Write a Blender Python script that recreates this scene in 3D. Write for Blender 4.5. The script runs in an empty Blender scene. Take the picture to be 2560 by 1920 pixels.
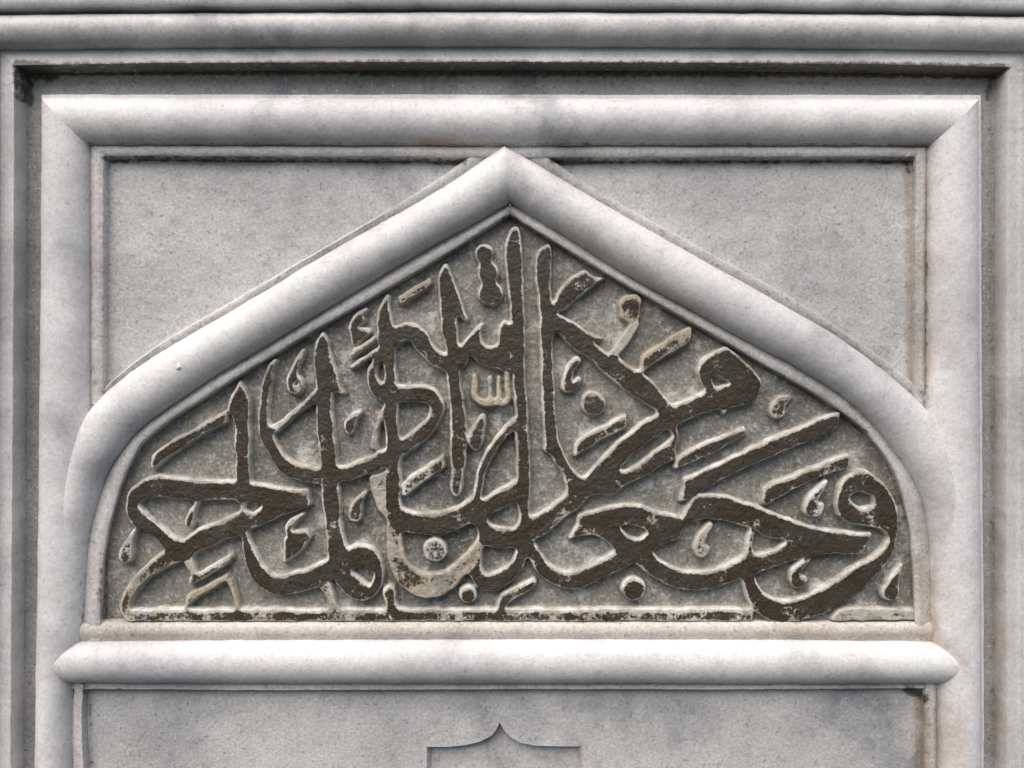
import bpy, math, random
import numpy as np
from mathutils import Vector

# ------------------------------------------------------------------ scene, camera, light
scene = bpy.context.scene
S = 0.0003            # metres per layout unit (one unit = one pixel of the photograph)
D = 2300.0            # viewing distance in layout units
col = scene.collection

cam_d = bpy.data.cameras.new('camera')
cam = bpy.data.objects.new('camera', cam_d)
col.objects.link(cam)
cam.location = (0, -D * S, 0)
cam.rotation_euler = (math.radians(90), 0, 0)
cam_d.sensor_width = 36.0
cam_d.lens = 36.0 * D / 2560.0
cam_d.clip_start = 0.01
cam_d.clip_end = 200.0
scene.camera = cam

SUN_EL, SUN_AZ = math.radians(61), math.radians(212)   # azimuth measured from +Y (into the wall), clockwise
world = bpy.data.worlds.new('World')
scene.world = world
world.use_nodes = True
wn = world.node_tree
wn.nodes.clear()
wo = wn.nodes.new('ShaderNodeOutputWorld')
wb = wn.nodes.new('ShaderNodeBackground')
ws = wn.nodes.new('ShaderNodeTexSky')
ws.sky_type = 'NISHITA'
ws.sun_disc = False
ws.sun_elevation = SUN_EL
ws.sun_rotation = SUN_AZ
ws.air_density = 1.0
ws.dust_density = 1.4
ws.ozone_density = 1.0
wb.inputs['Strength'].default_value = 0.085
wn.links.new(ws.outputs[0], wb.inputs[0])
wn.links.new(wb.outputs[0], wo.inputs[0])

sun_d = bpy.data.lights.new('sun', 'SUN')
sun_d.energy = 4.0
sun_d.angle = math.radians(78)
sun_d.color = (1.0, 0.885, 0.79)
sun = bpy.data.objects.new('sun', sun_d)
col.objects.link(sun)
sdir = Vector((math.sin(SUN_AZ) * math.cos(SUN_EL), math.cos(SUN_AZ) * math.cos(SUN_EL), math.sin(SUN_EL)))
sun.rotation_euler = sdir.to_track_quat('Z', 'Y').to_euler()
sun.location = sdir * 3

scene.view_settings.view_transform = 'Standard'
scene.view_settings.look = 'None'
scene.view_settings.exposure = 0.6
scene.view_settings.gamma = 1.0
scene.view_settings.use_curve_mapping = False
scene.render.resolution_x = 1024
scene.render.resolution_y = 768

# ------------------------------------------------------------------ numeric helpers
def hash2(ix, iy, seed):
    v = np.sin(ix * 127.1 + iy * 311.7 + seed * 74.7) * 43758.5453
    return v - np.floor(v)

def vnoise(x, y, scale, seed=0):
    """smooth value noise, -1..1"""
    x = np.asarray(x, float) / scale
    y = np.asarray(y, float) / scale
    ix, iy = np.floor(x), np.floor(y)
    fx, fy = x - ix, y - iy
    fx = fx * fx * (3 - 2 * fx)
    fy = fy * fy * (3 - 2 * fy)
    a = hash2(ix, iy, seed) * (1 - fx) + hash2(ix + 1, iy, seed) * fx
    b = hash2(ix, iy + 1, seed) * (1 - fx) + hash2(ix + 1, iy + 1, seed) * fx
    return (a * (1 - fy) + b * fy) * 2 - 1

def sstep(a, b, x):
    t = np.clip((x - a) / (b - a), 0, 1)
    return t * t * (3 - 2 * t)

def kh(h):
    return 1.0 - h / D

def uncam(p, h):
    """layout point as read from the photograph on a plane h units proud of the field -> wall units"""
    p = np.asarray(p, float)
    k = kh(h)
    return np.stack([(p[:, 0] - 1280) * k, (960 - p[:, 1]) * k], 1)

def chaikin(p, n=2):
    p = np.asarray(p, float)
    for _ in range(n):
        q = np.empty((2 * len(p) - 2, 2))
        q[0::2] = p[:-1] * .75 + p[1:] * .25
        q[1::2] = p[:-1] * .25 + p[1:] * .75
        p = np.vstack([p[:1], q, p[-1:]])
    return p

def resample(p, n):
    p = np.asarray(p, float)
    d = np.r_[0, np.cumsum(np.hypot(*np.diff(p, axis=0).T))]
    t = np.linspace(0, d[-1], n)
    return np.stack([np.interp(t, d, p[:, 0]), np.interp(t, d, p[:, 1])], 1)

# ------------------------------------------------------------------ stains: real dirt, and shade put into the colour
# (x0,y0,x1,y1,radius,strength) in layout units; dark grime, with shade painted into grooves and undersides; brown rust-coloured staining
GRIME_SHADE = [
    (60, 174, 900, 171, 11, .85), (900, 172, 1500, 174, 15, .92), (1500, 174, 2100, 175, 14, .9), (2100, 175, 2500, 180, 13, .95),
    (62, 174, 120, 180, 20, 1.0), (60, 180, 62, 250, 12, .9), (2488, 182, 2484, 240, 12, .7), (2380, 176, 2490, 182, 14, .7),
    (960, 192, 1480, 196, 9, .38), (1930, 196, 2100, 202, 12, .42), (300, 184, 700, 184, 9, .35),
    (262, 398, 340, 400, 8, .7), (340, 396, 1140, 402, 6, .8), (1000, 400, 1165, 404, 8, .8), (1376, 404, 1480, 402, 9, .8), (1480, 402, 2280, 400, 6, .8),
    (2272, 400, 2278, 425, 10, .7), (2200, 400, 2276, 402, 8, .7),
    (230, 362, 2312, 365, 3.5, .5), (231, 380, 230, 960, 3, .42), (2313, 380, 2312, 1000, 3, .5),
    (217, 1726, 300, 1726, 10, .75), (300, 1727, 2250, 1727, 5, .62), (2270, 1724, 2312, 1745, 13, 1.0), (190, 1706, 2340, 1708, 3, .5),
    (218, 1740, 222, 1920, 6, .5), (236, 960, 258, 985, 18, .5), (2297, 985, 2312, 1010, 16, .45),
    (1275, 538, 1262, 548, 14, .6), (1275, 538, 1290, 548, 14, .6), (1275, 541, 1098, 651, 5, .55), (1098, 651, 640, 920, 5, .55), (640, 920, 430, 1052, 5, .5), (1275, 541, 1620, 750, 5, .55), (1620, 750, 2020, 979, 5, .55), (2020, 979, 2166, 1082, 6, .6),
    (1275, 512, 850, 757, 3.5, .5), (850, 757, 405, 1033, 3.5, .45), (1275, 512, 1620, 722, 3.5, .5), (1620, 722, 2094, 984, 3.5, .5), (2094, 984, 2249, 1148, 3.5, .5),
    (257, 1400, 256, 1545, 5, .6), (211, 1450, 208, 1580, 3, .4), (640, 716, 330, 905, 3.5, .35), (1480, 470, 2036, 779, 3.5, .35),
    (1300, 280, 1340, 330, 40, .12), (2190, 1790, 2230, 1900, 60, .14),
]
BROWN = [
    (2275, 400, 2282, 960, 9, .6), (2312, 400, 2312, 1000, 9, .7), (2320, 1000, 2330, 1040, 20, .4),
    (2303, 1740, 2305, 2000, 12, .9), (2338, 1710, 2342, 2000, 8, .7), (2360, 1720, 2370, 1900, 30, .45), (2325, 1420, 2328, 1600, 9, .8), (2290, 1400, 2300, 1590, 18, .55),
    (2330, 1590, 2390, 1640, 14, .6), (1400, 560, 1760, 790, 22, .35), (2050, 980, 2260, 1240, 20, .4),
    (60, 165, 900, 165, 6, .5), (2490, 180, 2496, 1900, 7, .6), (1060, 360, 1250, 368, 9, .8), (300, 356, 1060, 362, 8, .35),
    (2230, 370, 2316, 368, 8, .8), (300, 1585, 900, 1580, 12, .25), (1900, 1575, 2330, 1580, 16, .5),
    (2320, 1150, 2340, 1500, 30, .25), (2325, 400, 2335, 900, 28, .25), (112, 300, 112, 1900, 14, .18), (1452, 1870, 1452, 1990, 6, .7),
]

VEIN = [
    (1290, 215, 1420, 390, 55, .9), (540, 70, 720, 150, 60, .9), (1180, 110, 1260, 150, 45, .6), (700, 225, 660, 330, 45, .6), (960, 430, 1010, 480, 50, .8), (930, 560, 1000, 480, 40, .5),
    (2130, 1740, 2260, 1930, 85, .9), (1500, 1760, 1700, 1830, 90, .6), (1180, 1760, 1320, 1800, 60, .45), (480, 1760, 420, 1900, 90, .45), (620, 470, 800, 600, 110, .4), (1800, 470, 1980, 640, 130, .35),
    (2050, 860, 2180, 900, 45, .7), (1120, 1610, 1160, 1690, 40, .4), (1980, 1620, 2080, 1690, 50, .5), (250, 1620, 420, 1690, 50, .3), (160, 1050, 250, 1180, 40, .45), (880, 620, 720, 720, 45, .35),
    (40, 120, 300, 110, 50, .5), (1700, 110, 2100, 125, 55, .5), (140, 500, 200, 640, 50, .3), (2370, 760, 2400, 900, 60, .3), (1280, 430, 1300, 500, 30, .7),
]

def seg_field(x, y, segs):
    out = np.zeros(np.shape(x))
    for x0, y0, x1, y1, r, s in segs:
        dx, dy = x1 - x0, y1 - y0
        L2 = dx * dx + dy * dy + 1e-6
        t = np.clip(((x - x0) * dx + (y - y0) * dy) / L2, 0, 1)
        d = np.hypot(x - x0 - t * dx, y - y0 - t * dy)
        out = np.maximum(out, s * np.clip(1.35 - d / r, 0, 1))
    return out

# ------------------------------------------------------------------ mesh helpers
def mesh_obj(name, verts, faces, mat, parent, cols=None, smooth=True, label=None, sharp=None):
    """verts in wall units (x right, y up, h proud of the field)"""
    verts = np.asarray(verts, float)
    co = np.stack([verts[:, 0] * S, -verts[:, 2] * S, verts[:, 1] * S], 1)
    faces = np.asarray(faces, np.int32)
    m = bpy.data.meshes.new(name)
    nf, k = faces.shape
    m.vertices.add(len(co))
    m.vertices.foreach_set('co', co.ravel())
    m.loops.add(nf * k)
    m.loops.foreach_set('vertex_index', faces.ravel())
    m.polygons.add(nf)
    m.polygons.foreach_set('loop_start', np.arange(0, nf * k, k, dtype=np.int32))
    m.polygons.foreach_set('loop_total', np.full(nf, k, np.int32))
    m.polygons.foreach_set('use_smooth', np.full(nf, smooth))
    m.update(calc_edges=True)
    if sharp is not None:
        m.set_sharp_from_angle(angle=math.radians(sharp))
    a = m.color_attributes.new('patina_shade', 'FLOAT_COLOR', 'POINT')
    px = verts[:, 0] / kh(10) + 1280
    py = 960 - verts[:, 1] / kh(10)
    st = np.zeros((len(co), 4))
    st[:, 0] = seg_field(px, py, GRIME_SHADE)  # grime and painted recess shade share this channel
    st[:, 1] = seg_field(px, py, BROWN)
    vx = px + 22 * vnoise(px, py, 60, 71) + 10 * vnoise(px, py, 22, 72)
    vy = py + 22 * vnoise(px, py, 60, 73) + 10 * vnoise(px, py, 22, 74)
    st[:, 2] = seg_field(vx, vy, VEIN)
    st[:, 3] = 1
    a.data.foreach_set('color', st.ravel())
    if cols is not None:
        b = m.color_attributes.new('paint', 'FLOAT_COLOR', 'POINT')
        b.data.foreach_set('color', np.asarray(cols, float).ravel())
    m.materials.append(mat)
    o = bpy.data.objects.new(name, m)
    col.objects.link(o)
    if parent is not None:
        o.parent = parent
    if label:
        o['label'] = label
    return o

def wobble(v, amp=0.7, seed=3):
    x, y = v[:, 0], v[:, 1]
    v = v.copy()
    v[:, 0] += amp * (vnoise(x, y, 38, seed) + .5 * vnoise(x, y, 11, seed + 1))
    v[:, 1] += amp * (vnoise(x, y, 43, seed + 2) + .5 * vnoise(x, y, 12, seed + 3))
    v[:, 2] += amp * (vnoise(x, y, 60, seed + 4) + .35 * vnoise(x, y, 14, seed + 5))
    return v

def loft(name, rails, n, mat, parent, sharp=38, amp=0.7, closed_smooth=0, label=None, flip=False):
    """rails: list of ('r', pts_wall(N,2), h) or ('bead', crest, samples) between two rails"""
    rows = []
    prev = None
    i = 0
    items = []
    for r in rails:
        if r[0] == 'r':
            p = r[1]
            if closed_smooth:
                p = chaikin(p, closed_smooth)
            items.append(('r', resample(p, n), r[2]))
        else:
            items.append(r)
    for i, r in enumerate(items):
        if r[0] == 'r':
            h = np.broadcast_to(np.asarray(r[2], float), (n,))
            rows.append(np.column_stack([r[1], h]))
        else:
            a, b = items[i - 1], items[i + 1]
            crest, m = r[1], r[2]
            for j in range(1, m):
                th = math.pi * j / m
                t = .5 - .5 * math.cos(th)
                p = a[1] * (1 - t) + b[1] * t
                h0 = a[2] * (1 - t) + b[2] * t
                h = h0 + crest * math.sin(th) ** 0.92
                rows.append(np.column_stack([p, np.broadcast_to(h, (n,))]))
    R = len(rows)
    V = np.vstack(rows)
    V = wobble(V, amp)
    idx = np.arange(R * n).reshape(R, n)
    F = np.stack([idx[:-1, :-1], idx[:-1, 1:], idx[1:, 1:], idx[1:, :-1]], -1).reshape(-1, 4)
    if flip:
        F = F[:, ::-1]
    return mesh_obj(name, V, F, mat, parent, sharp=sharp, label=label)

def R_(pts, h, href=None):
    return ('r', uncam(pts, h if href is None else href), h)

# ------------------------------------------------------------------ materials
class NT:
    def __init__(self, name):
        self.m = bpy.data.materials.new(name)
        self.m.use_nodes = True
        self.t = self.m.node_tree
        self.t.nodes.clear()
        self.out = self.n('ShaderNodeOutputMaterial')
        self.bsdf = self.n('ShaderNodeBsdfPrincipled')
        self.l(self.bsdf.outputs[0], self.out.inputs[0])
        self.pos = self.n('ShaderNodeNewGeometry').outputs['Position']
    def n(self, kind, **kw):
        nd = self.t.nodes.new(kind)
        for k, v in kw.items():
            setattr(nd, k, v)
        return nd
    def l(self, a, b):
        self.t.links.new(a, b)
    def mapped(self, scale=(1, 1, 1), loc=(0, 0, 0), rot=(0, 0, 0)):
        mp = self.n('ShaderNodeMapping')
        mp.inputs['Scale'].default_value = scale
        mp.inputs['Location'].default_value = loc
        mp.inputs['Rotation'].default_value = rot
        self.l(self.pos, mp.inputs['Vector'])
        return mp.outputs[0]
    def noise(self, scale, detail=3, rough=.55, vec=None, dist=0):
        nd = self.n('ShaderNodeTexNoise')
        nd.inputs['Scale'].default_value = scale
        nd.inputs['Detail'].default_value = detail
        nd.inputs['Roughness'].default_value = rough
        nd.inputs['Distortion'].default_value = dist
        self.l(vec if vec is not None else self.pos, nd.inputs['Vector'])
        return nd.outputs['Fac']
    def ramp(self, fac, a, b, va=0.0, vb=1.0, smooth=True):
        nd = self.n('ShaderNodeMapRange')
        nd.interpolation_type = 'SMOOTHSTEP' if smooth else 'LINEAR'
        nd.inputs['From Min'].default_value = a
        nd.inputs['From Max'].default_value = b
        nd.inputs['To Min'].default_value = va
        nd.inputs['To Max'].default_value = vb
        self.l(fac, nd.inputs['Value'])
        return nd.outputs[0]
    def math(self, op, a, b=None, c=None):
        nd = self.n('ShaderNodeMath', operation=op)
        for i, v in enumerate((a, b, c)):
            if v is None:
                continue
            if isinstance(v, (int, float)):
                nd.inputs[i].default_value = v
            else:
                self.l(v, nd.inputs[i])
        return nd.outputs[0]
    def mix(self, fac, a, b, mode='MIX'):
        nd = self.n('ShaderNodeMix', data_type='RGBA', blend_type=mode)
        for i, v in ((0, fac), (6, a), (7, b)):
            if isinstance(v, (int, float)):
                nd.inputs[i].default_value = v
            elif isinstance(v, tuple):
                nd.inputs[i].default_value = (*v, 1)
            else:
                self.l(v, nd.inputs[i])
        return nd.outputs[2]
    def attr(self, name):
        nd = self.n('ShaderNodeVertexColor', layer_name=name)
        sp = self.n('ShaderNodeSeparateColor')
        self.l(nd.outputs[0], sp.inputs[0])
        return sp.outputs[0], sp.outputs[1], sp.outputs[2]
    def finish(self, color, rough, bump, dist, strength=1.0, spec=.4):
        b = self.n('ShaderNodeBump')
        b.inputs['Strength'].default_value = strength
        b.inputs['Distance'].default_value = dist
        self.l(bump, b.inputs['Height'])
        self.l(b.outputs[0], self.bsdf.inputs['Normal'])
        self.l(color, self.bsdf.inputs['Base Color'])
        if isinstance(rough, (int, float)):
            self.bsdf.inputs['Roughness'].default_value = rough
        else:
            self.l(rough, self.bsdf.inputs['Roughness'])
        self.bsdf.inputs['Specular IOR Level'].default_value = spec
        return self.m

def marble_colour(N, light=(.56, .555, .545), dark=(.33, .335, .345), grain=1.0, cloud=1.0):
    """weathered grey-white marble: soft clouds, crystalline speckle, stray dark grains, dirt"""
    cl = N.ramp(N.noise(7.0, 5, .62, dist=.3), .40, .70, 0, cloud)
    c = N.mix(cl, light, dark)
    sp = N.noise(420, 3, .7)
    c = N.mix(N.ramp(sp, .32, .68, 0, .55 * grain), N.mix(1.0, c, (.78, .78, .79), 'MULTIPLY'), N.mix(1.0, c, (1.16, 1.16, 1.15), 'MULTIPLY'))
    sp2 = N.noise(150, 3, .65)
    c = N.mix(N.ramp(sp2, .54, .72, 0, .5 * grain), c, N.mix(1.0, c, (.72, .725, .73), 'MULTIPLY'))
    vein = N.noise(7.5, 5, .62, N.mapped((1.6, 1, .55), (.31, 0, .2), (0, .5, 0)), .8)
    c = N.mix(N.ramp(vein, .54, .78, 0, .38 * cloud), c, N.mix(1.0, c, (.66, .68, .72), 'MULTIPLY'))
    mott = N.noise(38, 4, .65)
    c = N.mix(N.ramp(mott, .38, .66, .0, .45), c, N.mix(1.0, c, (.80, .79, .77), 'MULTIPLY'))
    fleck = N.noise(260, 3, .75)
    c = N.mix(N.ramp(fleck, .60, .70, 0, .30 * grain), c, (.74, .74, .73))
    dots = N.noise(330, 1, .5)
    c = N.mix(N.ramp(dots, .655, .73, 0, min(1, .5 * grain)), c, N.mix(1.0, c, (.50, .50, .51), 'MULTIPLY'))
    return c, sp, sp2

def apply_stains_shade(N, c):
    g, br, vn = N.attr('patina_shade')
    vm = N.math('MULTIPLY', vn, N.ramp(N.noise(55, 5, .7), .3, .66, .25, 1))
    c = N.mix(vm, c, N.mix(1.0, c, (.50, .52, .55), 'MULTIPLY'))
    nz = N.noise(210, 5, .75)
    nz2 = N.noise(38, 4, .65)
    warm = N.math('MULTIPLY', br, N.ramp(nz2, .3, .62, .35, 1))
    c = N.mix(N.math('MULTIPLY', warm, .85), c, N.mix(1.0, c, (.62, .47, .33), 'MULTIPLY'))
    amt = N.math('ADD', N.math('MULTIPLY', g, .8), N.math('MULTIPLY_ADD', nz, 1.6, -.96))  # speckled darkening for grime and for shade painted under ledges
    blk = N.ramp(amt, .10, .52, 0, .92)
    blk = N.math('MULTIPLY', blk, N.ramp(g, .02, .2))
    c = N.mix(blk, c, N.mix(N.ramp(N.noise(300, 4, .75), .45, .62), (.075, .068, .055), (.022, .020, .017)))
    return c

def mat_marble(name, light, dark, grain=1.0, cloud=1.0, rough=.5, bump=.00035, streak=None):
    N = NT(name)
    c, sp, sp2 = marble_colour(N, light, dark, grain, cloud)
    if streak:
        vec = N.mapped(streak)
        s = N.noise(1.0, 4, .6, vec)
        c = N.mix(N.ramp(s, .45, .75, 0, .35), c, N.mix(1.0, c, (.66, .66, .66), 'MULTIPLY'))
    c = apply_stains_shade(N, c)
    h = N.math('ADD', N.math('MULTIPLY', sp, .6), N.math('MULTIPLY', N.noise(70, 4, .6), 1.2))
    return N.finish(c, rough, h, bump)

M_bead = mat_marble('marble_moulding', (.75, .745, .735), (.58, .58, .59), .7, .9, .5, .0003)
M_fill = mat_marble('marble_fillet', (.58, .57, .545), (.42, .415, .40), 1.4, 1.0, .6, .0006)
M_span = mat_marble('marble_field', (.56, .56, .545), (.40, .405, .405), 1.3, .8, .6, .0006)
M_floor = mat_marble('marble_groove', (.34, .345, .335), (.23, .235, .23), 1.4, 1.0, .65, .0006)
M_sur = mat_marble('marble_surround', (.66, .66, .645), (.46, .46, .46), .8, 1.0, .45, .0003, streak=(9, 9, 150))
M_ledge = mat_marble('marble_ledge', (.56, .53, .48), (.42, .39, .35), 1.4, 1.0, .6, .0006)

def mat_tympanum():
    N = NT('tympanum_carved_marble')
    c, sp, sp2 = marble_colour(N, (.275, .265, .23), (.165, .163, .148), 1.5, 1.0)
    # background patina: worn light flecks over grey-brown crust
    fl = N.noise(210, 4, .75)
    c = N.mix(N.ramp(fl, .52, .66, 0, .6), c, (.47, .46, .43))
    oc = N.noise(16, 3, .6)
    c = N.mix(N.ramp(oc, .48, .68, 0, .6), c, N.mix(1.0, c, (.80, .77, .63), 'MULTIPLY'))
    c = N.mix(N.ramp(N.noise(9, 3, .6), .5, .7, 0, .5), c, N.mix(1.0, c, (.66, .70, .72), 'MULTIPLY'))
    c = N.mix(N.ramp(N.noise(60, 5, .75), .52, .68, 0, .7), c, (.55, .555, .53))
    P, side, wear = N.attr('paint')
    # cleaned, chalky flanks of the letters
    chalk = N.mix(N.ramp(N.noise(95, 4, .7), .38, .66), (.60, .615, .59), (.44, .40, .31))
    chalk = N.mix(N.ramp(N.noise(260, 3, .7), .5, .72, 0, .6), chalk, (.30, .28, .23))
    chalk = N.mix(N.ramp(wear, .15, .24, 0, .55), chalk, (.33, .25, .14))
    chalk = N.mix(N.ramp(wear, .27, .3, 0, .6), chalk, (.46, .46, .41))
    sd = N.math('ADD', side, N.math('MULTIPLY_ADD', N.noise(170, 4, .7), .9, -.45))
    c = N.mix(N.math('MULTIPLY', N.ramp(sd, .2, .75, 0, .95), N.ramp(N.noise(44, 4, .65), .34, .58, .25, 1)), c, chalk)
    # old brown size on the letter faces, flaking at the arrises
    n1 = N.noise(400, 5, .8)
    n2 = N.noise(62, 5, .68)
    e = N.math('ADD', P, N.math('MULTIPLY_ADD', n1, 1.25, -.62))
    e = N.math('ADD', e, N.math('MULTIPLY_ADD', n2, 1.7, -.85))
    e = N.math('SUBTRACT', e, N.math('MULTIPLY', wear, 1.4))
    pm = N.ramp(e, .60, .72)
    bc = N.mix(N.ramp(N.noise(26, 4, .65), .36, .66), (.037, .027, .015), (.044, .041, .030))
    bc = N.mix(N.ramp(N.noise(300, 4, .75), .56, .72, 0, .5), bc, (.10, .095, .078))
    bc = N.mix(N.ramp(N.noise(330, 3, .7), .56, .7, 0, .8), bc, (.012, .010, .008))
    bc = N.mix(N.ramp(N.noise(60, 3, .7), .68, .76, 0, .7), bc, (.12, .065, .022))
    c = N.mix(pm, c, bc)
    # thin rusty halo where the paint has worn through
    halo = N.math('MULTIPLY', N.ramp(e, .42, .60), N.math('SUBTRACT', 1.0, pm))
    c = N.mix(N.math('MULTIPLY', halo, .35), c, (.20, .13, .07))
    c = apply_stains_shade(N, c)
    h = N.math('ADD', N.math('MULTIPLY', sp, .7), N.math('MULTIPLY', N.noise(120, 4, .65), 1.2))
    h = N.math('ADD', h, N.math('MULTIPLY', pm, .5))
    return N.finish(c, N.ramp(pm, 0, 1, .62, .5), h, .0008, 1.0, .35)
M_tym = mat_tympanum()

# ------------------------------------------------------------------ top-level things
def empty(name, label, cat, z):
    o = bpy.data.objects.new(name, None)
    o.empty_display_size = .05
    o.location = (0, 0, 0)
    col.objects.link(o)
    o['label'] = label
    o['category'] = cat
    return o

surround = empty('marble_surround', 'stepped grey marble surround with round moulding framing the arched panel', 'frame', 0)
panel = empty('carved_relief', 'carved pale marble panel with pointed arch and brown relief calligraphy', 'relief', 0)

BOT = 2700     # everything runs on below the picture

# ------------------------------------------------------------------ surround
inL = uncam([(38, 165), (36, 700), (32, 1300), (28, 1920), (26, BOT)], 42)
inT = uncam([(38, 165), (400, 160), (800, 158), (1300, 157), (1800, 159), (2200, 163), (2519, 170)], 42)
inR = uncam([(2519, 170), (2517, 700), (2516, 1300), (2517, 1920), (2517, BOT)], 42)
prof = [(0, -15), (0, 38), (2.5, 42), (10, 40.5), (18, 37.5), (26, 35), (33, 33.5), (40, 34), 'bead', (122, 38), (126, 40), (128, 72), (133, 76), (145, 77), (160, 77), (185, 77), (220, 77), (280, 77), (420, 77), (700, 77), (1100, 77)]
def side(name, base, dx, dy, n):
    rails = []
    L = len(base)
    for p in prof:
        if p == 'bead':
            rails.append(('bead', 40, 16))
            continue
        d, h = p
        q = base.copy()
        q[:, 0] += dx * d
        q[:, 1] += dy * d
        # mitre the ends
        if name == 'top_moulding':
            t = np.linspace(-1, 1, L)
            q[0, 0] -= d
            q[-1, 0] += d
        else:
            q[0, 1] += d
        rails.append(('r', q, h))
    loft(name, rails, n, M_sur, surround, sharp=40, amp=.8)
side('side_moulding', inL, -1, 0, 320)
side('top_moulding', inT, 0, 1, 420)
side('side_moulding', inR, 1, 0, 320)

def grid(name, x0, y0, x1, y1, h, step, mat, parent, amp=.6, poly=None, label=None):
    """gently uneven flat face, layout units"""
    nx, ny = max(2, int((x1 - x0) / step) + 1), max(2, int((y1 - y0) / step) + 1)
    X, Y = np.meshgrid(np.linspace(x0, x1, nx), np.linspace(y0, y1, ny))
    p = uncam(np.column_stack([X.ravel(), Y.ravel()]), h)
    hh = h + amp * (vnoise(p[:, 0], p[:, 1], 70, 8) + .6 * vnoise(p[:, 0], p[:, 1], 24, 9) + .4 * vnoise(p[:, 0], p[:, 1], 10, 10))
    idx = np.arange(nx * ny).reshape(ny, nx)
    F = np.stack([idx[:-1, :-1], idx[1:, :-1], idx[1:, 1:], idx[:-1, 1:]], -1).reshape(-1, 4)
    V = np.column_stack([p, hh])
    return mesh_obj(name, V, F, mat, parent, label=label)

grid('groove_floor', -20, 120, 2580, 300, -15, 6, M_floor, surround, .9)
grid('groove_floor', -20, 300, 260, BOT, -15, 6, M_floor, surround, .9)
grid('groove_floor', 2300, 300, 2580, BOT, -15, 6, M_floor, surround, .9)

# ------------------------------------------------------------------ panel: border bead
H0 = 16
def border(name, outer, strip, inner, n, crest):
    rails = [R_(outer, -18, 12), R_(outer, 11, 12), R_(strip, 11, 11), ('bead', crest, 20), R_(inner, 9)]
    loft(name, rails, n, M_bead, panel, sharp=50, amp=.8)
border('border_bead',
       [(104, 236), (102, 600), (99, 1000), (97, 1250), (94, 1550), (92, 1700), (90, 1900), (89, BOT)],
       [(110, 246), (108, 600), (104, 1000), (102, 1250), (99, 1550), (97, 1700), (95, 1900), (94, BOT)],
       [(228, 366), (229, 700), (229, 1000), (222, 1200), (214, 1450), (207, 1600), (183, 1702), (181, 1800), (184, 1920), (188, BOT)], 420, 50)
border('border_bead',
       [(104, 236), (800, 236), (1600, 237), (2453, 237)],
       [(110, 246), (800, 248), (1600, 248), (2440, 250)],
       [(228, 366), (700, 366), (1270, 368), (1800, 367), (2316, 368)], 480, 50)
border('border_bead',
       [(2453, 237), (2454, 720), (2456, 1200), (2459, 1440), (2460, 1700), (2461, BOT)],
       [(2440, 250), (2441, 720), (2443, 1200), (2446, 1440), (2447, 1700), (2448, BOT)],
       [(2316, 368), (2312, 700), (2311, 1000), (2318, 1200), (2325, 1440), (2325, 1600), (2341, 1704), (2342, BOT)], 420, 50)

# fillets beside the border bead
def fillet(name, a, b, foot, n, h=21, parent=panel, mat=None, amp=1.2, h0=5):
    e = np.asarray(b, float)
    f = np.asarray(foot, float)
    rails = [R_(a, h0), R_(np.asarray(a) * .86 + e * .14, h - 3), R_(np.asarray(a) * .6 + e * .4, h), R_(e * .97 + np.asarray(a) * .03, h), R_(e * .8 + f * .2, h - 4), R_(f, -10)]
    loft(name, rails, n, mat or M_fill, parent, sharp=60, amp=amp)
fillet('border_fillet', [(224, 364), (225, 700), (225, 1010)], [(258, 388), (256, 700), (255, 1010)], [(273, 402), (273, 700), (271, 1010)], 240)
fillet('border_fillet', [(224, 362), (1270, 364), (2320, 364)], [(258, 388), (1270, 392), (2290, 390)], [(273, 402), (1270, 406), (2280, 404)], 420, h=20.5)
fillet('border_fillet', [(2320, 364), (2315, 700), (2314, 1020)], [(2290, 390), (2288, 700), (2290, 1020)], [(2279, 404), (2276, 700), (2277, 1020)], 240)
fillet('border_fillet', [(184, 1690), (178, 1800), (180, 1920), (184, BOT)], [(208, 1712), (204, 1800), (208, 1920), (214, BOT)], [(221, 1722), (219, 1800), (223, 1920), (228, BOT)], 180)
fillet('border_fillet', [(2341, 1690), (2344, 1800), (2345, BOT)], [(2312, 1712), (2312, 1800), (2312, BOT)], [(2301, 1722), (2301, 1800), (2300, BOT)], 180)

# ------------------------------------------------------------------ pointed arch moulding
OFl = [(1268, 322), (1165, 400), (1060, 474), (850, 598), (640, 720), (550, 772), (420, 847), (333, 908), (284, 951), (258, 974), (235, 1000), (212, 1040), (192, 1085), (176, 1125), (150, 1200), (122, 1340), (106, 1450), (99, 1610)]
OBl = [(1261, 366), (1150, 443), (1060, 500), (803, 642), (640, 744), (434, 862), (347, 917), (289, 963), (255, 992), (231, 1021), (208, 1056), (191, 1102), (176, 1148), (152, 1240), (128, 1340), (112, 1450), (102, 1610)]
IBl = [(1275, 510), (1212, 546), (1060, 628), (850, 755), (640, 882), (550, 934), (477, 983), (405, 1032), (362, 1061), (333, 1091), (288, 1149), (263, 1199), (243, 1261), (228, 1320), (219, 1369), (214, 1448), (209, 1539), (207, 1610)]
IFl = [(1275, 534), (1223, 564), (1098, 644), (957, 727), (805, 812), (640, 912), (535, 976), (420, 1050), (353, 1103), (326, 1152), (306, 1198), (289, 1252), (271, 1315), (264, 1362), (257, 1400), (253, 1467), (251, 1540), (250, 1610)]
OFr = [(1270, 322), (1375, 398), (1460, 459), (1700, 594), (1937, 722), (2036, 781), (2180, 879), (2253, 934), (2288, 964), (2313, 988), (2345, 1040), (2375, 1100), (2400, 1180), (2428, 1330), (2440, 1450), (2446, 1610)]
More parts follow.
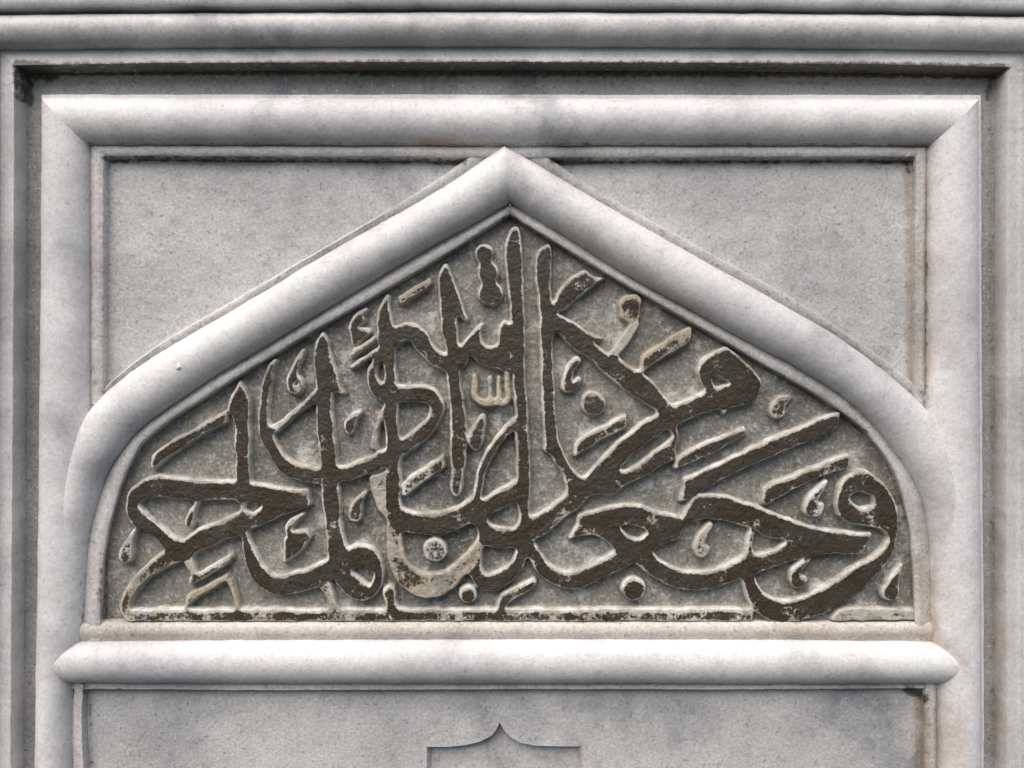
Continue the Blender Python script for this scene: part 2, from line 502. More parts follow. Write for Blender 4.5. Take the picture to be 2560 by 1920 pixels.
OBr = [(1261, 366), (1367, 427), (1460, 483), (1700, 621), (1920, 742), (2007, 792), (2094, 842), (2151, 885), (2209, 928), (2267, 978), (2311, 1021), (2331, 1050), (2354, 1093), (2371, 1131), (2395, 1200), (2420, 1320), (2434, 1450), (2442, 1610)]
IBr = [(1275, 510), (1331, 541), (1444, 612), (1531, 668), (1620, 720), (1724, 775), (1779, 807), (1865, 853), (1931, 886), (2007, 928), (2094, 983), (2151, 1030), (2195, 1076), (2249, 1147), (2288, 1206), (2310, 1265), (2320, 1325), (2324, 1394), (2325, 1459), (2325, 1610)]
IFr = [(1275, 534), (1335, 571), (1376, 597), (1465, 652), (1520, 685), (1620, 742), (1724, 802), (1818, 854), (1909, 909), (2020, 971), (2106, 1027), (2166, 1076), (2220, 1147), (2253, 1213), (2275, 1304), (2283, 1394), (2288, 1480), (2290, 1610)]

def offset(p, d):
    p = np.asarray(p, float)
    t = np.gradient(p, axis=0)
    t /= np.hypot(t[:, 0], t[:, 1])[:, None]
    return p + np.column_stack([-t[:, 1], t[:, 0]]) * d

def rs(p, n=60):
    return resample(chaikin(p, 2), n)

def arch(OF, OB, IB, IF, sgn):
    n = 420
    tp = 54 - 12 * sstep(.72, .90, np.linspace(0, 1, n))
    rails = [R_(rs(OB), 10), ('bead', tp, 22), R_(rs(IB), 9)]
    loft('arch_bead', rails, n, M_bead, panel, sharp=60, amp=.8)
    ib, fi = rs(IB), rs(IF)
    ib2 = offset(ib, 6 * sgn)
    rails = [R_(ib2, 4), R_(ib * .80 + fi * .20, 15), R_(ib * .45 + fi * .55, 21.5), R_(ib * .04 + fi * .96, 21), R_(offset(fi, -2.0 * sgn), 18), R_(offset(fi, -7 * sgn), -17)]
    loft('arch_inner_fillet', rails, n, M_fill, panel, sharp=60, amp=1.0)
    ob, of = rs(OB), rs(OF)
    ob2 = offset(ob, -6 * sgn)
    rails = [R_(ob2, 4), R_(ob * .75 + of * .25, 14), R_(ob * .1 + of * .9, 18), R_(of, 16), R_(offset(of, 3 * sgn), -10)]
    loft('arch_outer_fillet', rails, n, M_fill, panel, sharp=60, amp=1.0)
arch(OFl, OBl, IBl, IFl, 1)
arch(OFr, OBr, IBr, IFr, -1)

# ------------------------------------------------------------------ sill moulding
taper = np.clip(np.minimum(np.arange(900), np.arange(900)[::-1]) / 12.0, 0.2, 1) ** .5
loft('sill_bead', [R_([(124, 1602), (600, 1598), (1280, 1596), (2000, 1597), (2413, 1604)], 13), ('bead', 47 * taper, 20),
                   R_([(124, 1704), (600, 1706), (1280, 1706), (2000, 1707), (2413, 1706)], 9)], 900, M_bead, panel, sharp=60, amp=.8)
loft('sill_ledge', [R_([(190, 1546), (1280, 1546), (2350, 1546)], -16), R_([(190, 1556), (1280, 1555), (2350, 1555)], 13), R_([(190, 1566), (1280, 1568), (2350, 1566)], 22),
                    R_([(190, 1588), (1280, 1588), (2350, 1588)], 25), R_([(190, 1606), (1280, 1604), (2350, 1606)], 14)], 420, M_ledge, panel, sharp=50, amp=1.2)
loft('sill_fillet', [R_([(170, 1700), (1280, 1702), (2355, 1702)], 10), R_([(170, 1710), (1280, 1710), (2355, 1710)], 15), R_([(170, 1722), (700, 1725), (1280, 1722), (1800, 1723), (2355, 1720)], 16),
                     R_([(170, 1726), (700, 1729), (1280, 1727), (1800, 1728), (2355, 1724)], -10)], 420, M_fill, panel, sharp=50, amp=.8)

# ------------------------------------------------------------------ flat fields of the spandrels
def clipped_field(name, x0, y0, x1, y1, keep, step, mat, amp, h=0):
    nx, ny = int((x1 - x0) / step) + 1, int((y1 - y0) / step) + 1
    X, Y = np.meshgrid(np.linspace(x0, x1, nx), np.linspace(y0, y1, ny))
    p = uncam(np.column_stack([X.ravel(), Y.ravel()]), h)
    hh = h + amp * (vnoise(p[:, 0], p[:, 1], 80, 18) + .5 * vnoise(p[:, 0], p[:, 1], 22, 19) + .45 * vnoise(p[:, 0], p[:, 1], 9, 20))
    idx = np.arange(nx * ny).reshape(ny, nx)
    F = np.stack([idx[:-1, :-1], idx[1:, :-1], idx[1:, 1:], idx[:-1, 1:]], -1).reshape(-1, 4)
    k = keep(X, Y)[:-1, :-1].ravel()
    F = F[k]
    used, inv = np.unique(F, return_inverse=True)
    V = np.column_stack([p, hh])[used]
    return mesh_obj(name, V, inv.reshape(-1, 4), mat, panel)
obl, obr = np.array(OBl[::-1], float), np.array(OBr, float)
clipped_field('spandrel_field', 240, 380, 1262, 1060, lambda X, Y: Y < np.interp(X, obl[:, 0], obl[:, 1]) + 14, 5, M_span, .8, -7)
clipped_field('spandrel_field', 1262, 380, 2310, 1060, lambda X, Y: Y < np.interp(X, obr[:, 0], obr[:, 1]) + 14, 5, M_span, .8, -7)

# lower field with the sunk cartouche
cart = [(1067, BOT), (1067, 1867), (1119, 1867), (1162, 1863), (1200, 1854), (1229, 1839), (1241, 1824), (1249, 1806), (1260, 1826), (1275, 1842), (1301, 1857), (1336, 1864), (1400, 1866), (1452, 1866), (1452, BOT)]
def strip_field(name, xs, ytop, ybot, h, mat, parent, amp=.7):
    rows = 60
    V = []
    for i in range(rows + 1):
        t = i / rows
        y = ytop * (1 - t) + ybot * t
        V.append(np.column_stack([xs, y]))
    V = uncam(np.vstack(V), h)
    hh = h + amp * (vnoise(V[:, 0], V[:, 1], 80, 28) + .5 * vnoise(V[:, 0], V[:, 1], 22, 29) + .45 * vnoise(V[:, 0], V[:, 1], 9, 30))
    n = len(xs)
    idx = np.arange(n * (rows + 1)).reshape(rows + 1, n)
    F = np.stack([idx[:-1, :-1], idx[1:, :-1], idx[1:, 1:], idx[:-1, 1:]], -1).reshape(-1, 4)
    return mesh_obj(name, np.column_stack([V, hh]), F, mat, parent)
xs = np.linspace(190, 1067, 150)
strip_field('lower_field', xs, np.full(150, 1715.), np.full(150, float(BOT)), -8, M_span, panel)
cpl = np.array(cart[1:-1], float)
xs = np.unique(np.r_[np.linspace(1067, 1452, 120), 1249.0])
strip_field('lower_field', xs, np.full(len(xs), 1715.), np.interp(xs, cpl[:, 0], cpl[:, 1]), -8, M_span, panel)
xs = np.linspace(1452, 2330, 150)
strip_field('lower_field', xs, np.full(150, 1715.), np.full(150, float(BOT)), -8, M_span, panel)
cw = np.array(cart, float)
inner = cw.copy()
cen = np.array([1260, 2050.])
nrm = offset(cw, 1) - cw
inner = cw + nrm * 5
inner[1] += (4, 4); inner[-2] += (-4, 4)
loft('cartouche_edge', [R_(cw, -7.8, -8), R_(cw * .7 + inner * .3, -12, -8), R_(inner, -30, -8)], 300, M_span, panel, sharp=45, amp=.5)
grid('cartouche_floor', 1055, 1795, 1465, BOT, -29.5, 6, M_span, panel, .6)

# ------------------------------------------------------------------ carved calligraphy
TILE = dict(A=(280, 880), B=(280, 1220), C=(740, 640), D=(740, 940), E=(740, 1220), F=(1140, 540), G=(1200, 880), H=(1200, 1220),
            I=(1540, 740), J=(1660, 960), K=(1660, 1220), L=(1880, 1000), M=(1880, 1220))
Z = 2212 / 480.0
def pts(s):
    out = []
    for tok in s.split():
        ox, oy = TILE[tok[0]]
        v = [float(q) for q in tok[1:].split(',')]
        v[0] = ox + v[0] / Z
        v[1] = oy + v[1] / Z
        if len(v) > 2:
            v[2] = v[2] / Z
        out.append(v)
    return np.array(out)

STROKES = []     # (part name, kind, points, wear)
def poly(s, wear=0.0, name='letter_stroke'):
    STROKES.append((name, 'P', pts(s), wear))
def line(s, wear=0.0, name='letter_stroke'):
    STROKES.append((name, 'L', pts(s), wear))
def disc(s, r, wear=0.0, name='dot'):
    STROKES.append((name, 'L', np.array([[*pts(s)[0][:2], 2 * r / Z], [pts(s)[0][0] + .5, pts(s)[0][1], 2 * r / Z]]), wear))
def hole(s):
    STROKES.append(('cut', 'X', pts(s), 0.0))

# left word
poly('A460,1420 A700,1430 A1100,1465 A1440,1480 A1620,1490 A2100,1560 B2290,-10 B2300,205 B2000,310 B1700,440 B1480,540 B1200,650 B980,750 B830,840 B700,800 B620,700 B560,640 B420,510 B330,480 B240,420 B175,310 B160,170 B200,20 A330,1490')
hole('B340,140 B600,112 B900,135 B1150,150 B1400,140 B1490,190 B1480,260 B1300,340 B1150,405 B1000,460 B900,530 B830,585 B700,530 B560,410 B440,310 B315,180')
hole('B1550,140 B1760,175 B1620,285 B1540,240')
poly('B700,640 B560,750 B400,880 B250,1030 B150,1170 B105,1300 B105,1430 B180,1530 B330,1535 B330,1400 B240,1390 B230,1330 B290,1200 B400,1080 B540,980 B700,890 B860,820', .2)
poly('B890,1025 B1100,905 B1380,740 B1395,805 B1360,865 B1120,1005 B950,1105 B880,1140', .08, 'diacritic_mark')
poly('B868,1240 B1100,1110 B1350,965 B1372,1015 B1290,1095 B1080,1215 B930,1305 B855,1410 B850,1330', .27, 'diacritic_mark')
poly('B830,850 B930,760 B1010,960 B940,1020', .3)
poly('B1330,1060 B1390,1020 B1440,1180 B1500,1390 B1430,1410 B1400,1250', .25)
line('B985,165,45 B935,260,75 B905,350,105 B900,400,110', .06, 'diacritic_mark')
line('B270,490,60 B215,620,95 B170,750,165 B170,800,150', .16, 'diacritic_mark')
poly('A480,1180 A880,920 A1280,685 A1345,645 A1325,830 A1250,855 A1000,995 A700,1195 A560,1300 A450,1370', 0, 'diacritic_mark')
poly('A1480,300 A1560,450 A1605,560 A1600,900 A1600,1200 A1610,1540 A1430,1540 A1420,1100 A1400,800 A1335,600 A1375,500 A1435,400')
line('A1895,90,60 A1815,250,110 A1765,560,130 A1755,800,140 A1805,1000,160 A1900,1180,170 D-70,1060,190 D100,1120,200 D320,1145,205 D600,1110,195 D830,1030,195 D1000,955,195 D1200,830,190 D1400,690,185 D1540,560,175 D1615,430,175 D1620,320,180 D1550,225,190 D1400,190,200 D1150,195,200 D980,180,190 D905,90,170 C880,1390,120 C885,1300,105 C950,1190,110 C1010,1080,120')
line('C1060,465,60 C1020,600,140 C1015,720,195 C1030,850,200 C1040,1000,190 C1075,1200,150 C1095,1400,155 D1095,300,170 D1100,500,165 D1115,700,165 D1125,1000,170 D1130,1200,165 D1125,1400,160 E1130,200,180')
poly('D1010,330 D960,430 D900,600 D845,850 D960,870 D970,600 D1010,480', .22)
poly('D840,1160 D1040,1080 D1060,1400 D1060,1650 D1000,1600 D900,1430 D850,1280', .4)
poly('C310,850 C370,950 C420,1100 C470,1280 C520,1420 C530,1500 C600,1590 C560,1615 C430,1560 D430,250 D430,450 D460,700 D485,1000 D490,1230 E510,50 E530,300 E560,520 E600,690 E500,800 E380,800 E345,550 E310,250 E290,20 D290,1230 D285,1000 D255,800 D235,550 D230,250 C228,1550 C220,1380 C200,1250 C200,1100 C250,960')
poly('E400,760 E560,700 E640,650 E780,638 E900,680 E980,780 E1018,900 E1010,1050 E960,1170 E870,1270 E760,1295 E630,1255 E520,1160 E430,1050')
hole('E645,930 E780,898 E905,970 E865,1115 E740,1030')
line('B1530,520,100 B1580,680,140 B1620,820,170 B1690,960,205 B1810,1080,225 B1960,1110,250 B2110,1090,260 E0,1080,265 E200,1020,250 E380,930,230 E480,880,200', .02)
line('E800,40,55 E725,150,105 E685,260,160 E685,320,160', .05, 'diacritic_mark')
disc('E1600,710', 142, .16)
poly('E270,1150 E330,1090 E400,1080 E440,1200 E520,1400 E390,1400 E340,1230', .2)
poly('E1000,1150 E1070,1100 E1140,1120 E1190,1400 E1060,1400 E1000,1250', .12)
disc('E1980,1215', 108, .05)
line('D740,420,65 D665,480,115 D625,560,145 D625,630,110', .03, 'diacritic_mark')
poly('A1830,860 A2000,730 D92,290 D230,150 D240,290 D100,400 A2120,740 A1990,855 A1900,935 A1840,905', .14)
line('C90,1090,55 C40,1190,75 C-20,1330,95 C-60,1420,105 C-55,1520,95 C20,1555,95 C65,1460,75 C20,1390,60', .05, 'diacritic_mark')
line('C810,625,60 C725,690,95 C665,770,75 C640,850,75 C700,790,60 C780,740,70', .02, 'diacritic_mark')
poly('C615,880 C720,830 C860,815 C905,880 C760,975 C640,1085', 0, 'diacritic_mark')
poly('C620,1110 C800,990 C925,895 C925,980 C780,1090 C640,1195', 0, 'diacritic_mark')
poly('C615,1280 C780,1150 C935,1060 C935,1110 C800,1225 C640,1330', 0, 'diacritic_mark')
poly('C1165,480 C1330,375 C1560,232 C1595,330 C1420,445 C1205,578', .2, 'diacritic_mark')
poly('C1710,75 C1760,120 C1830,280 C1890,420 C1930,580 C1995,740 C1965,775 C1870,680 C1865,900 C1890,1060 D1895,0 D1935,250 D1962,500 D1975,750 D1962,950 D1935,1150 D1905,1350 D1850,1405 D1785,1350 D1785,1100 D1775,900 D1772,600 D1760,300 D1735,0 C1720,1300 C1725,1100 C1685,900 C1655,650 C1635,400 C1645,200')
line('C1080,970,180 C1200,890,205 C1320,865,215 C1420,930,215 C1490,1050,205 C1590,1160,200 C1740,1225,190 C1900,1190,180')
poly('F-60,1620 F20,1530 F100,1420 F210,1310 F300,1220 F335,1245 F275,1360 F330,1470 F410,1500 F480,1470 F485,1290 F560,1170 F620,1250 F650,1500 F650,1800 F560,1790 F400,1760 F260,1690 F170,1590 F110,1650 F20,1760 F-60,1720')
# upper marks
line('F322,420,215 F325,450,215', 0, 'dot')
line('F368,640,250 F370,675,250', 0, 'dot')
disc('F395,890', 145, 0)
# tall alif
poly('F680,105 F735,150 F755,300 F775,600 F785,900 F795,1200 F805,1500 G520,300 G550,550 G562,800 G572,1050 G592,1300 H580,80 H575,250 H605,560 H560,720 H470,800 H430,700 H430,560 H440,440 H425,150 G415,1450 G408,1100 G405,850 G395,650 G378,400 G368,100 F645,1500 F625,1200 F600,900 F570,600 F548,450 F570,280 F625,150')
# second stem and kaf
poly('F1080,305 F1105,400 F1095,600 F1100,900 F1115,1030 F1130,1310 F1120,1420 G850,100 G852,300 G872,600 G890,800 G912,1000 G955,1130 G1040,1280 G1190,1440 G1250,1500 G1150,1640 G990,1545 G960,1430 G860,1280 G800,1175 G735,1155 G725,900 G705,600 G700,300 G690,0 F965,1500 F955,1250 F945,1000 F908,700 F915,480 F960,380')
poly('F1100,1060 F1130,990 F1180,850 F1300,715 F1490,605 F1560,665 F1680,715 F1745,705 F1600,805 F1400,945 F1270,1070 F1140,1110')
poly('F1080,1050 F1160,1108 F1400,1238 F1540,1345 F1700,1400 F1690,1430 F1560,1430 F1760,1585 G1560,40 G1750,170 G1900,260 G2050,400 G2212,610 I720,1330 I560,1450 G2040,695 G1850,565 G1650,435 G1400,225 G1200,42 F1300,1490 F1130,1308 F1080,1250')
poly('I560,1310 I640,1250 I780,1190 I1010,1085 I940,960 I925,830 I1000,715 I1100,635 I1260,575 I1380,665 I1530,795 I1640,915 I1675,1040 I1635,1145 I1545,1235 I1330,1285 I1150,1312 I950,1375 I720,1475 I640,1500 I500,1420')
hole('I1085,895 I1200,950 I1315,1000 I1140,1055')
poly('I1200,1290 I1290,1280 I1270,1340 I1240,1395', .1)
poly('G2050,700 G1900,775 G1700,925 G1500,1095 G1350,1262 G1190,1442 G1120,1560 G980,1540 H985,20 H800,200 H650,290 H590,300 H610,590 H640,595 H850,455 H1000,335 H1170,205 H1280,85 G1500,1645 G1700,1532 G1900,1432 G2100,1312 J0,930 J120,850 J150,650 J160,470 I560,1400 I540,1330')
hole('G1590,1360 G1720,1230 G1880,1070 G2030,980 G2170,880 G2212,965 G2100,1055 G1900,1205 G1700,1345')
# middle: sweep to the left of the alif, connecting bands
line('G400,810,120 G230,985,110 G110,1170,110 G30,1340,110 D2085,1400,95')
poly('E1050,330 E1200,205 E1450,270 E1700,252 E1900,180 E2030,110 H0,125 H200,15 G425,1450 G440,1700 H470,440 H480,640 H430,690 H380,690 H80,675 H-10,600 E2060,430 E2030,405 E1900,455 E1700,542 E1500,542 E1260,505 E1160,520')
hole('H85,330 H250,235 H420,145 H438,385 H400,445 H250,435 H130,395')
line('E1140,330,190 E1135,500,190 E1145,700,200 E1195,880,230 E1310,1030,270 E1500,1120,300 E1680,1095,270 E1830,990,215 E1970,850,175 E2080,710,140 H20,590,110', .26)
line('H-10,700,100 E2060,900,170 E2150,1060,190 H160,1075,230 H300,1010,190 H410,900,160 H475,770,150 H500,680,150')
# right bowls
line('H540,620,160 H620,750,165 H720,900,180 H870,1015,200 H1050,1060,220 H1250,1000,215 H1450,900,225 H1650,780,250 H1800,720,260 H1950,860,230 H2140,980,225 K200,1045,225 K400,1060,230 K650,1010,220 K900,900,215 K1100,820,210')
poly('H1000,592 H1090,440 H1130,290 H1300,245 H1500,192 H1700,173 H1900,198 H2100,268 K100,290 K250,360 K170,590 K0,640 H2010,690 H1900,800 H1700,840 H1560,720 H1430,590 H1280,543')
hole('H1600,430 H1750,428 H1925,490 H1830,585 H1720,545')
poly('K200,330 K250,190 K350,93 K520,53 K700,73 K900,138 K1150,228 K1400,328 K1600,408 M800,448 M1100,495 M1392,500 M1320,640 M1250,772 M1000,757 M850,762 M680,782 M480,832 M250,902 M40,990 K950,1000 K870,960 K840,800 K890,770 K940,560 K980,458 K750,392 K500,362 K250,372')
hole('K1040,470 K1150,560 K1410,598 K1250,695 K1030,755 K1015,620')
poly('K870,990 K1030,960 K1045,1040 K1130,1180 K1300,1272 K1500,1260 M730,1160 M950,1040 M1200,865 M1350,795 M1500,665 M1555,560 M1500,500 L1400,1470 L1230,1440 L1080,1400 L975,1310 L935,1200 L955,1080 L1000,945 L1100,848 L1230,797 L1350,818 L1450,898 L1560,1018 L1640,1150 L1668,1300 M1670,480 M1650,650 M1545,850 M1400,1025 M1200,1195 M1000,1345 M800,1445 M560,1520 K1250,1535 K1100,1455 K970,1330 K900,1130')
hole('L1115,1130 L1200,1068 L1380,1080 L1402,1200 L1230,1222')
# slanted vowel strokes and marks on the right
poly('J95,995 J150,825 J400,695 J650,585 J935,470 J940,575 J800,665 J600,775 J400,865 J200,955', 0, 'diacritic_mark')
poly('J165,1365 J220,1075 J420,985 J700,862 J1000,715 J1300,582 J1600,462 J1850,352 J2035,312 J1985,480 J1900,565 J1600,688 J1300,808 J1000,938 J700,1085 J400,1245 J250,1335', 0, 'diacritic_mark')
poly('L88,1190 L105,1015 L200,955 L450,865 L700,755 L900,672 L1122,602 L1112,740 L1060,795 L900,845 L650,938 L450,1045 L300,1125 L150,1205', .06, 'diacritic_mark')
poly('J1490,130 J1465,190 J1395,270 J1405,340 J1340,395 J1240,395 J1185,310 J1225,205 J1330,138', .2, 'diacritic_mark')
line('L855,930,55 L770,1035,110 L685,1150,140 L665,1260,175 L730,1290,130 L795,1205,65', .12, 'diacritic_mark')
line('K530,420,65 K430,560,115 K385,680,125 K425,735,145 K480,705,105', .3, 'diacritic_mark')
line('K1650,820,65 K1530,920,105 K1485,1020,120 K1530,1075,155 K1600,1045,105', .06, 'diacritic_mark')
line('M1720,870,60 M1640,1020,115 M1590,1150,195 M1580,1190,220', .12, 'diacritic_mark')
disc('H1760,1150', 145, .12)
poly('H190,1330 H240,1225 H450,1105 H620,1005 H662,1060 H640,1120 H480,1235 H300,1355 H270,1420 H190,1420', .05, 'diacritic_mark')
line('G1110,95,110 G1035,200,110 G995,320,120 G1005,415,130 G1080,400,95 G1130,320,85', .02, 'diacritic_mark')
disc('G1300,590', 145, .03)
poly('G1075,1225 G1085,1055 G1200,952 G1450,822 G1695,702 G1685,880 G1500,968 G1300,1075 G1150,1165', .12, 'diacritic_mark')
poly('I265,860 I298,685 I500,552 I700,422 I875,332 I855,522 I760,595 I550,715 I400,805 I320,878', .22, 'diacritic_mark')
poly('F1860,1000 F1950,915 F2080,895 F2145,960 F2115,1180 F2000,1245 F1885,1185', .25, 'diacritic_mark')
line('F2060,1250,115 F1960,1400,135 F1810,1600,110', .6, 'diacritic_mark')
line('G-60,280,75 G-50,520,85 G60,590,95 G190,572,85 G310,570,75 G312,250,60', .25, 'diacritic_mark')
line('G112,290,60 G120,540,60', .3, 'diacritic_mark')
line('G218,290,60 G222,540,60', .2, 'diacritic_mark')
line('D2150,470,75 D2095,620,155 D2075,730,175 D2060,800,130', .05, 'diacritic_mark')
poly('D1235,1405 D1240,1225 D1400,1095 D1600,965 D1722,872 D1725,1062 D1600,1138 D1450,1248 D1330,1338', .16, 'diacritic_mark')
line('B2212,300,55 B2085,380,85 B2035,480,90 B2100,540,80 B2240,500,65', .02, 'diacritic_mark')
poly('E-130,560 E0,480 E150,470 E190,560 E100,690 E-20,795 E-160,900', .04, 'diacritic_mark')
# base line
STROKES.append(('base_line', 'P', np.array([(320, 1519), (1100, 1518), (1884, 1517), (1880, 1553), (1100, 1552), (320, 1553)], float), .14))
STROKES.append(('base_line', 'P', np.array([(2092, 1522), (2180, 1518), (2288, 1520), (2290, 1550), (2180, 1551), (2070, 1552)], float), .3))

GX0, GY0, GX1, GY1 = 236.0, 520.0, 2316.0, 1562.0
RS = 1.25
NX, NY = int((GX1 - GX0) / RS) + 1, int((GY1 - GY0) / RS) + 1

def curve_poly(p, close=True, sub=6):
    """Hermite outline through the points, keeping real corners sharp"""
    n = len(p)
    out = []
    e = np.roll(p, -1, 0) - p
    L = np.hypot(e[:, 0], e[:, 1]) + 1e-9
    u = e / L[:, None]
    for i in range(n):
        j = (i + 1) % n
        def tan(k, ed):
            a, b = u[k - 1], u[k]
            if a @ b < math.cos(math.radians(52)):
                return u[ed]
            t = a + b
            return t / (np.hypot(*t) + 1e-9)
        t0, t1 = tan(i, i) * L[i], tan(j, i) * L[i]
        for s in range(sub):
            t = s / sub
            out.append(p[i] * (2 * t ** 3 - 3 * t ** 2 + 1) + t0 * (t ** 3 - 2 * t ** 2 + t) + p[j] * (-2 * t ** 3 + 3 * t ** 2) + t1 * (t ** 3 - t ** 2))
    return np.array(out)

def raster_poly(p, sub=6):
    q = curve_poly(p[:, :2], sub=sub)
    x0 = max(0, int((q[:, 0].min() - GX0) / RS) - 2); x1 = min(NX, int((q[:, 0].max() - GX0) / RS) + 4)
    y0 = max(0, int((q[:, 1].min() - GY0) / RS) - 2); y1 = min(NY, int((q[:, 1].max() - GY0) / RS) + 4)
    X = GX0 + np.arange(x0, x1) * RS
    Y = GY0 + np.arange(y0, y1) * RS
    # hand-cut unevenness of the outline
    XX, YY = np.meshgrid(X, Y)
    WX = XX + 1.9 * vnoise(XX, YY, 19, 41) + 1.2 * vnoise(XX, YY, 7, 42)
    WY = YY + 1.9 * vnoise(XX, YY, 19, 43) + 1.2 * vnoise(XX, YY, 7, 44)
    ins = np.zeros(XX.shape, bool)
    a, b = q, np.roll(q, -1, 0)
    for (ax, ay), (bx, by) in zip(a, b):
        if ay == by:
            continue
        c = (ay > WY) != (by > WY)
        ins ^= c & (WX < (bx - ax) * (WY - ay) / (by - ay) + ax)
    return (slice(y0, y1), slice(x0, x1)), ins

def raster_line(p):
    # Catmull-Rom centre line with changing width
    q = []
    n = len(p)
    for i in range(n - 1):
        p0, p1, p2, p3 = p[max(i - 1, 0)], p[i], p[i + 1], p[min(i + 2, n - 1)]
        m = max(3, int(np.hypot(*(p2 - p1)[:2]) / 3))
        for s in range(m):
            t = s / m
            q.append(.5 * (2 * p1 + (p2 - p0) * t + (2 * p0 - 5 * p1 + 4 * p2 - p3) * t * t + (3 * p1 - p0 - 3 * p2 + p3) * t ** 3))
    q.append(p[-1])
    q = np.array(q)
    w = q[:, 2].max() / 2 + 4
    x0 = max(0, int((q[:, 0].min() - w - GX0) / RS)); x1 = min(NX, int((q[:, 0].max() + w - GX0) / RS) + 2)
    y0 = max(0, int((q[:, 1].min() - w - GY0) / RS)); y1 = min(NY, int((q[:, 1].max() + w - GY0) / RS) + 2)
    XX, YY = np.meshgrid(GX0 + np.arange(x0, x1) * RS, GY0 + np.arange(y0, y1) * RS)
    WX = XX + 1.9 * vnoise(XX, YY, 19, 41) + 1.2 * vnoise(XX, YY, 7, 42)
    WY = YY + 1.9 * vnoise(XX, YY, 19, 43) + 1.2 * vnoise(XX, YY, 7, 44)
    ins = np.zeros(XX.shape, bool)
    for cx, cy, cw in q:
        r = cw / 2
        i0 = max(0, int((cx - r - 4 - GX0) / RS) - x0); i1 = int((cx + r + 4 - GX0) / RS) - x0 + 2
        j0 = max(0, int((cy - r - 4 - GY0) / RS) - y0); j1 = int((cy + r + 4 - GY0) / RS) - y0 + 2
        sx, sy = WX[j0:j1, i0:i1], WY[j0:j1, i0:i1]
        ins[j0:j1, i0:i1] |= (sx - cx) ** 2 + (sy - cy) ** 2 < r * r
    return (slice(y0, y1), slice(x0, x1)), ins

owner = np.full((NY, NX), -1, np.int16)
for i, (nm, kind, p, wear) in enumerate(STROKES):
    sl, ins = raster_line(p) if kind == 'L' else raster_poly(p)
    sub = owner[sl]
    if kind == 'X':
        sub[ins] = -1
    else:
        sub[ins & (sub < 0)] = i
mask = (owner >= 0).astype(float)

def box(a, r):
    for ax in (0, 1):
        pad = [(0, 0), (0, 0)]
        pad[ax] = (r + 1, r)
        c = np.cumsum(np.pad(a, pad, mode='edge'), axis=ax)
        n = a.shape[ax]
        hi = np.take(c, np.arange(2 * r + 1, 2 * r + 1 + n), axis=ax)
        lo = np.take(c, np.arange(0, n), axis=ax)
        a = (hi - lo) / (2 * r + 1)
    return a
bl = box(box(box(mask, 3), 3), 2)
blm = box(box(mask, 5), 4)
bl2 = box(box(mask, 8), 6)       # broad: how far from the edge
# let ownership reach over the flanks
own = owner.copy()
for _ in range(11):
    for dy, dx in ((0, 1), (1, 0), (0, -1), (-1, 0)):
        sh = np.roll(own, (dy, dx), (0, 1))
        own = np.where((own < 0) & (sh >= 0), sh, own)

XX, YY = np.meshgrid(GX0 + np.arange(NX) * RS, GY0 + np.arange(NY) * RS)
lift = sstep(.2, .8, bl)
HH = 29.0
BASE = -14.0
face = .7 * vnoise(XX, YY, 30, 51) + .5 * vnoise(XX, YY, 9, 52) + .35 * vnoise(XX, YY, 4.5, 53)
bed = 1.1 * vnoise(XX, YY, 34, 54) + .8 * vnoise(XX, YY, 11, 55) + .5 * vnoise(XX, YY, 5, 56)
hgt = BASE + lift * (HH + face) + (1 - lift) * bed
wearv = np.array([s[3] for s in STROKES] + [0.0])
# the size survives best on the lower edge of each face, the upper arris is rubbed bare
shf = np.roll(blm, (4, 1), (0, 1))
pr = .12 * sstep(.6, .95, bl) + .58 * sstep(.62, 1.0, np.minimum(shf, blm + .08)) + .24 * sstep(.5, .92, bl2)
sidev = sstep(.25, .6, bl)
wmap = wearv[own]

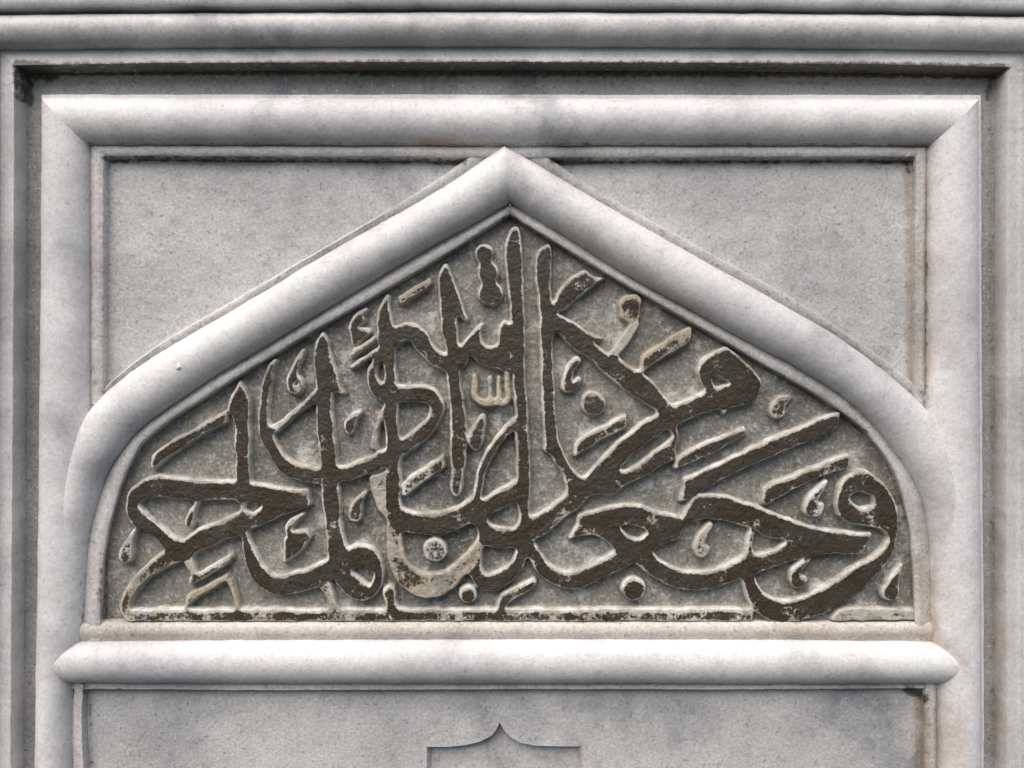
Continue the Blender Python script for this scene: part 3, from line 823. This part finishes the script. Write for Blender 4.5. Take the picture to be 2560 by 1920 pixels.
st = 2
sx = slice(0, NX, st); sy = slice(0, NY, st)
X2, Y2, h2 = XX[sy, sx], YY[sy, sx], hgt[sy, sx]
own2, bl_2 = own[sy, sx], bl[sy, sx]
cols_all = np.stack([pr[sy, sx], sidev[sy, sx], wmap[sy, sx], np.ones_like(h2)], -1).reshape(-1, 4)
ny, nx = X2.shape
pw = uncam(np.column_stack([X2.ravel(), Y2.ravel()]), 4)
V_all = np.column_stack([pw, h2.ravel()])
idx = np.arange(nx * ny).reshape(ny, nx)
quads = np.stack([idx[:-1, :-1], idx[1:, :-1], idx[1:, 1:], idx[:-1, 1:]], -1)
qbl = np.maximum.reduce([bl_2[:-1, :-1], bl_2[1:, :-1], bl_2[1:, 1:], bl_2[:-1, 1:]])
qown = np.where(qbl > .012, own2[:-1, :-1], -1)
qown = np.where((qbl > .012) & (qown < 0), np.maximum.reduce([own2[1:, :-1], own2[1:, 1:], own2[:-1, 1:]]), qown)
# keep only what lies inside the arch (the edges run on under the fillet)
ibl, ibr = np.array(IFl[::-1], float), np.array(IFr, float)
cx, cy = X2[:-1, :-1], Y2[:-1, :-1]
lim = np.where(cx < 1275, np.interp(cx, np.maximum.accumulate(ibl[:, 0] + np.arange(len(ibl)) * 1e-4), ibl[:, 1], left=1700), np.interp(cx, ibr[:, 0], ibr[:, 1], right=1700))
keep = cy > lim - 14

def emit(name, sel, parent, label=None):
    F = quads[sel & keep]
    if len(F) == 0:
        return None
    used, inv = np.unique(F, return_inverse=True)
    return mesh_obj(name, V_all[used], inv.reshape(-1, 4), M_tym, parent, cols=cols_all[used], label=label)
field = emit('calligraphy_field', qown < 0, panel)
for i, (nm, kind, p, wear) in enumerate(STROKES):
    emit(nm, qown == i, field)

# ------------------------------------------------------------------ small accident on the arch: a fleck of lime
rng = random.Random(4)
def fleck(px, py, h, r):
    base = uncam([(px, py)], h)[0]
    V, F = [], []
    nu, nv = 10, 6
    for j in range(nv + 1):
        th = math.pi * j / nv
        for i in range(nu):
            ph = 2 * math.pi * i / nu
            k = r * (1 + .35 * math.sin(3 * ph + 2 * th) + .2 * rng.random())
            V.append((base[0] + k * .8 * math.sin(th) * math.cos(ph), base[1] + k * 1.25 * math.sin(th) * math.sin(ph), h + .45 * k * math.cos(th)))
    for j in range(nv):
        for i in range(nu):
            F.append((j * nu + i, (j + 1) * nu + i, (j + 1) * nu + (i + 1) % nu, j * nu + (i + 1) % nu))
    return mesh_obj('lime_fleck', V, F, M_lime, panel)
NL = NT('lime_white')
M_lime = NL.finish(NL.mix(NL.ramp(NL.noise(500, 3), .4, .6), (.86, .85, .80), (.70, .66, .55)), .7, NL.noise(400, 3), .0005)
fleck(447, 917, 64, 5.5)
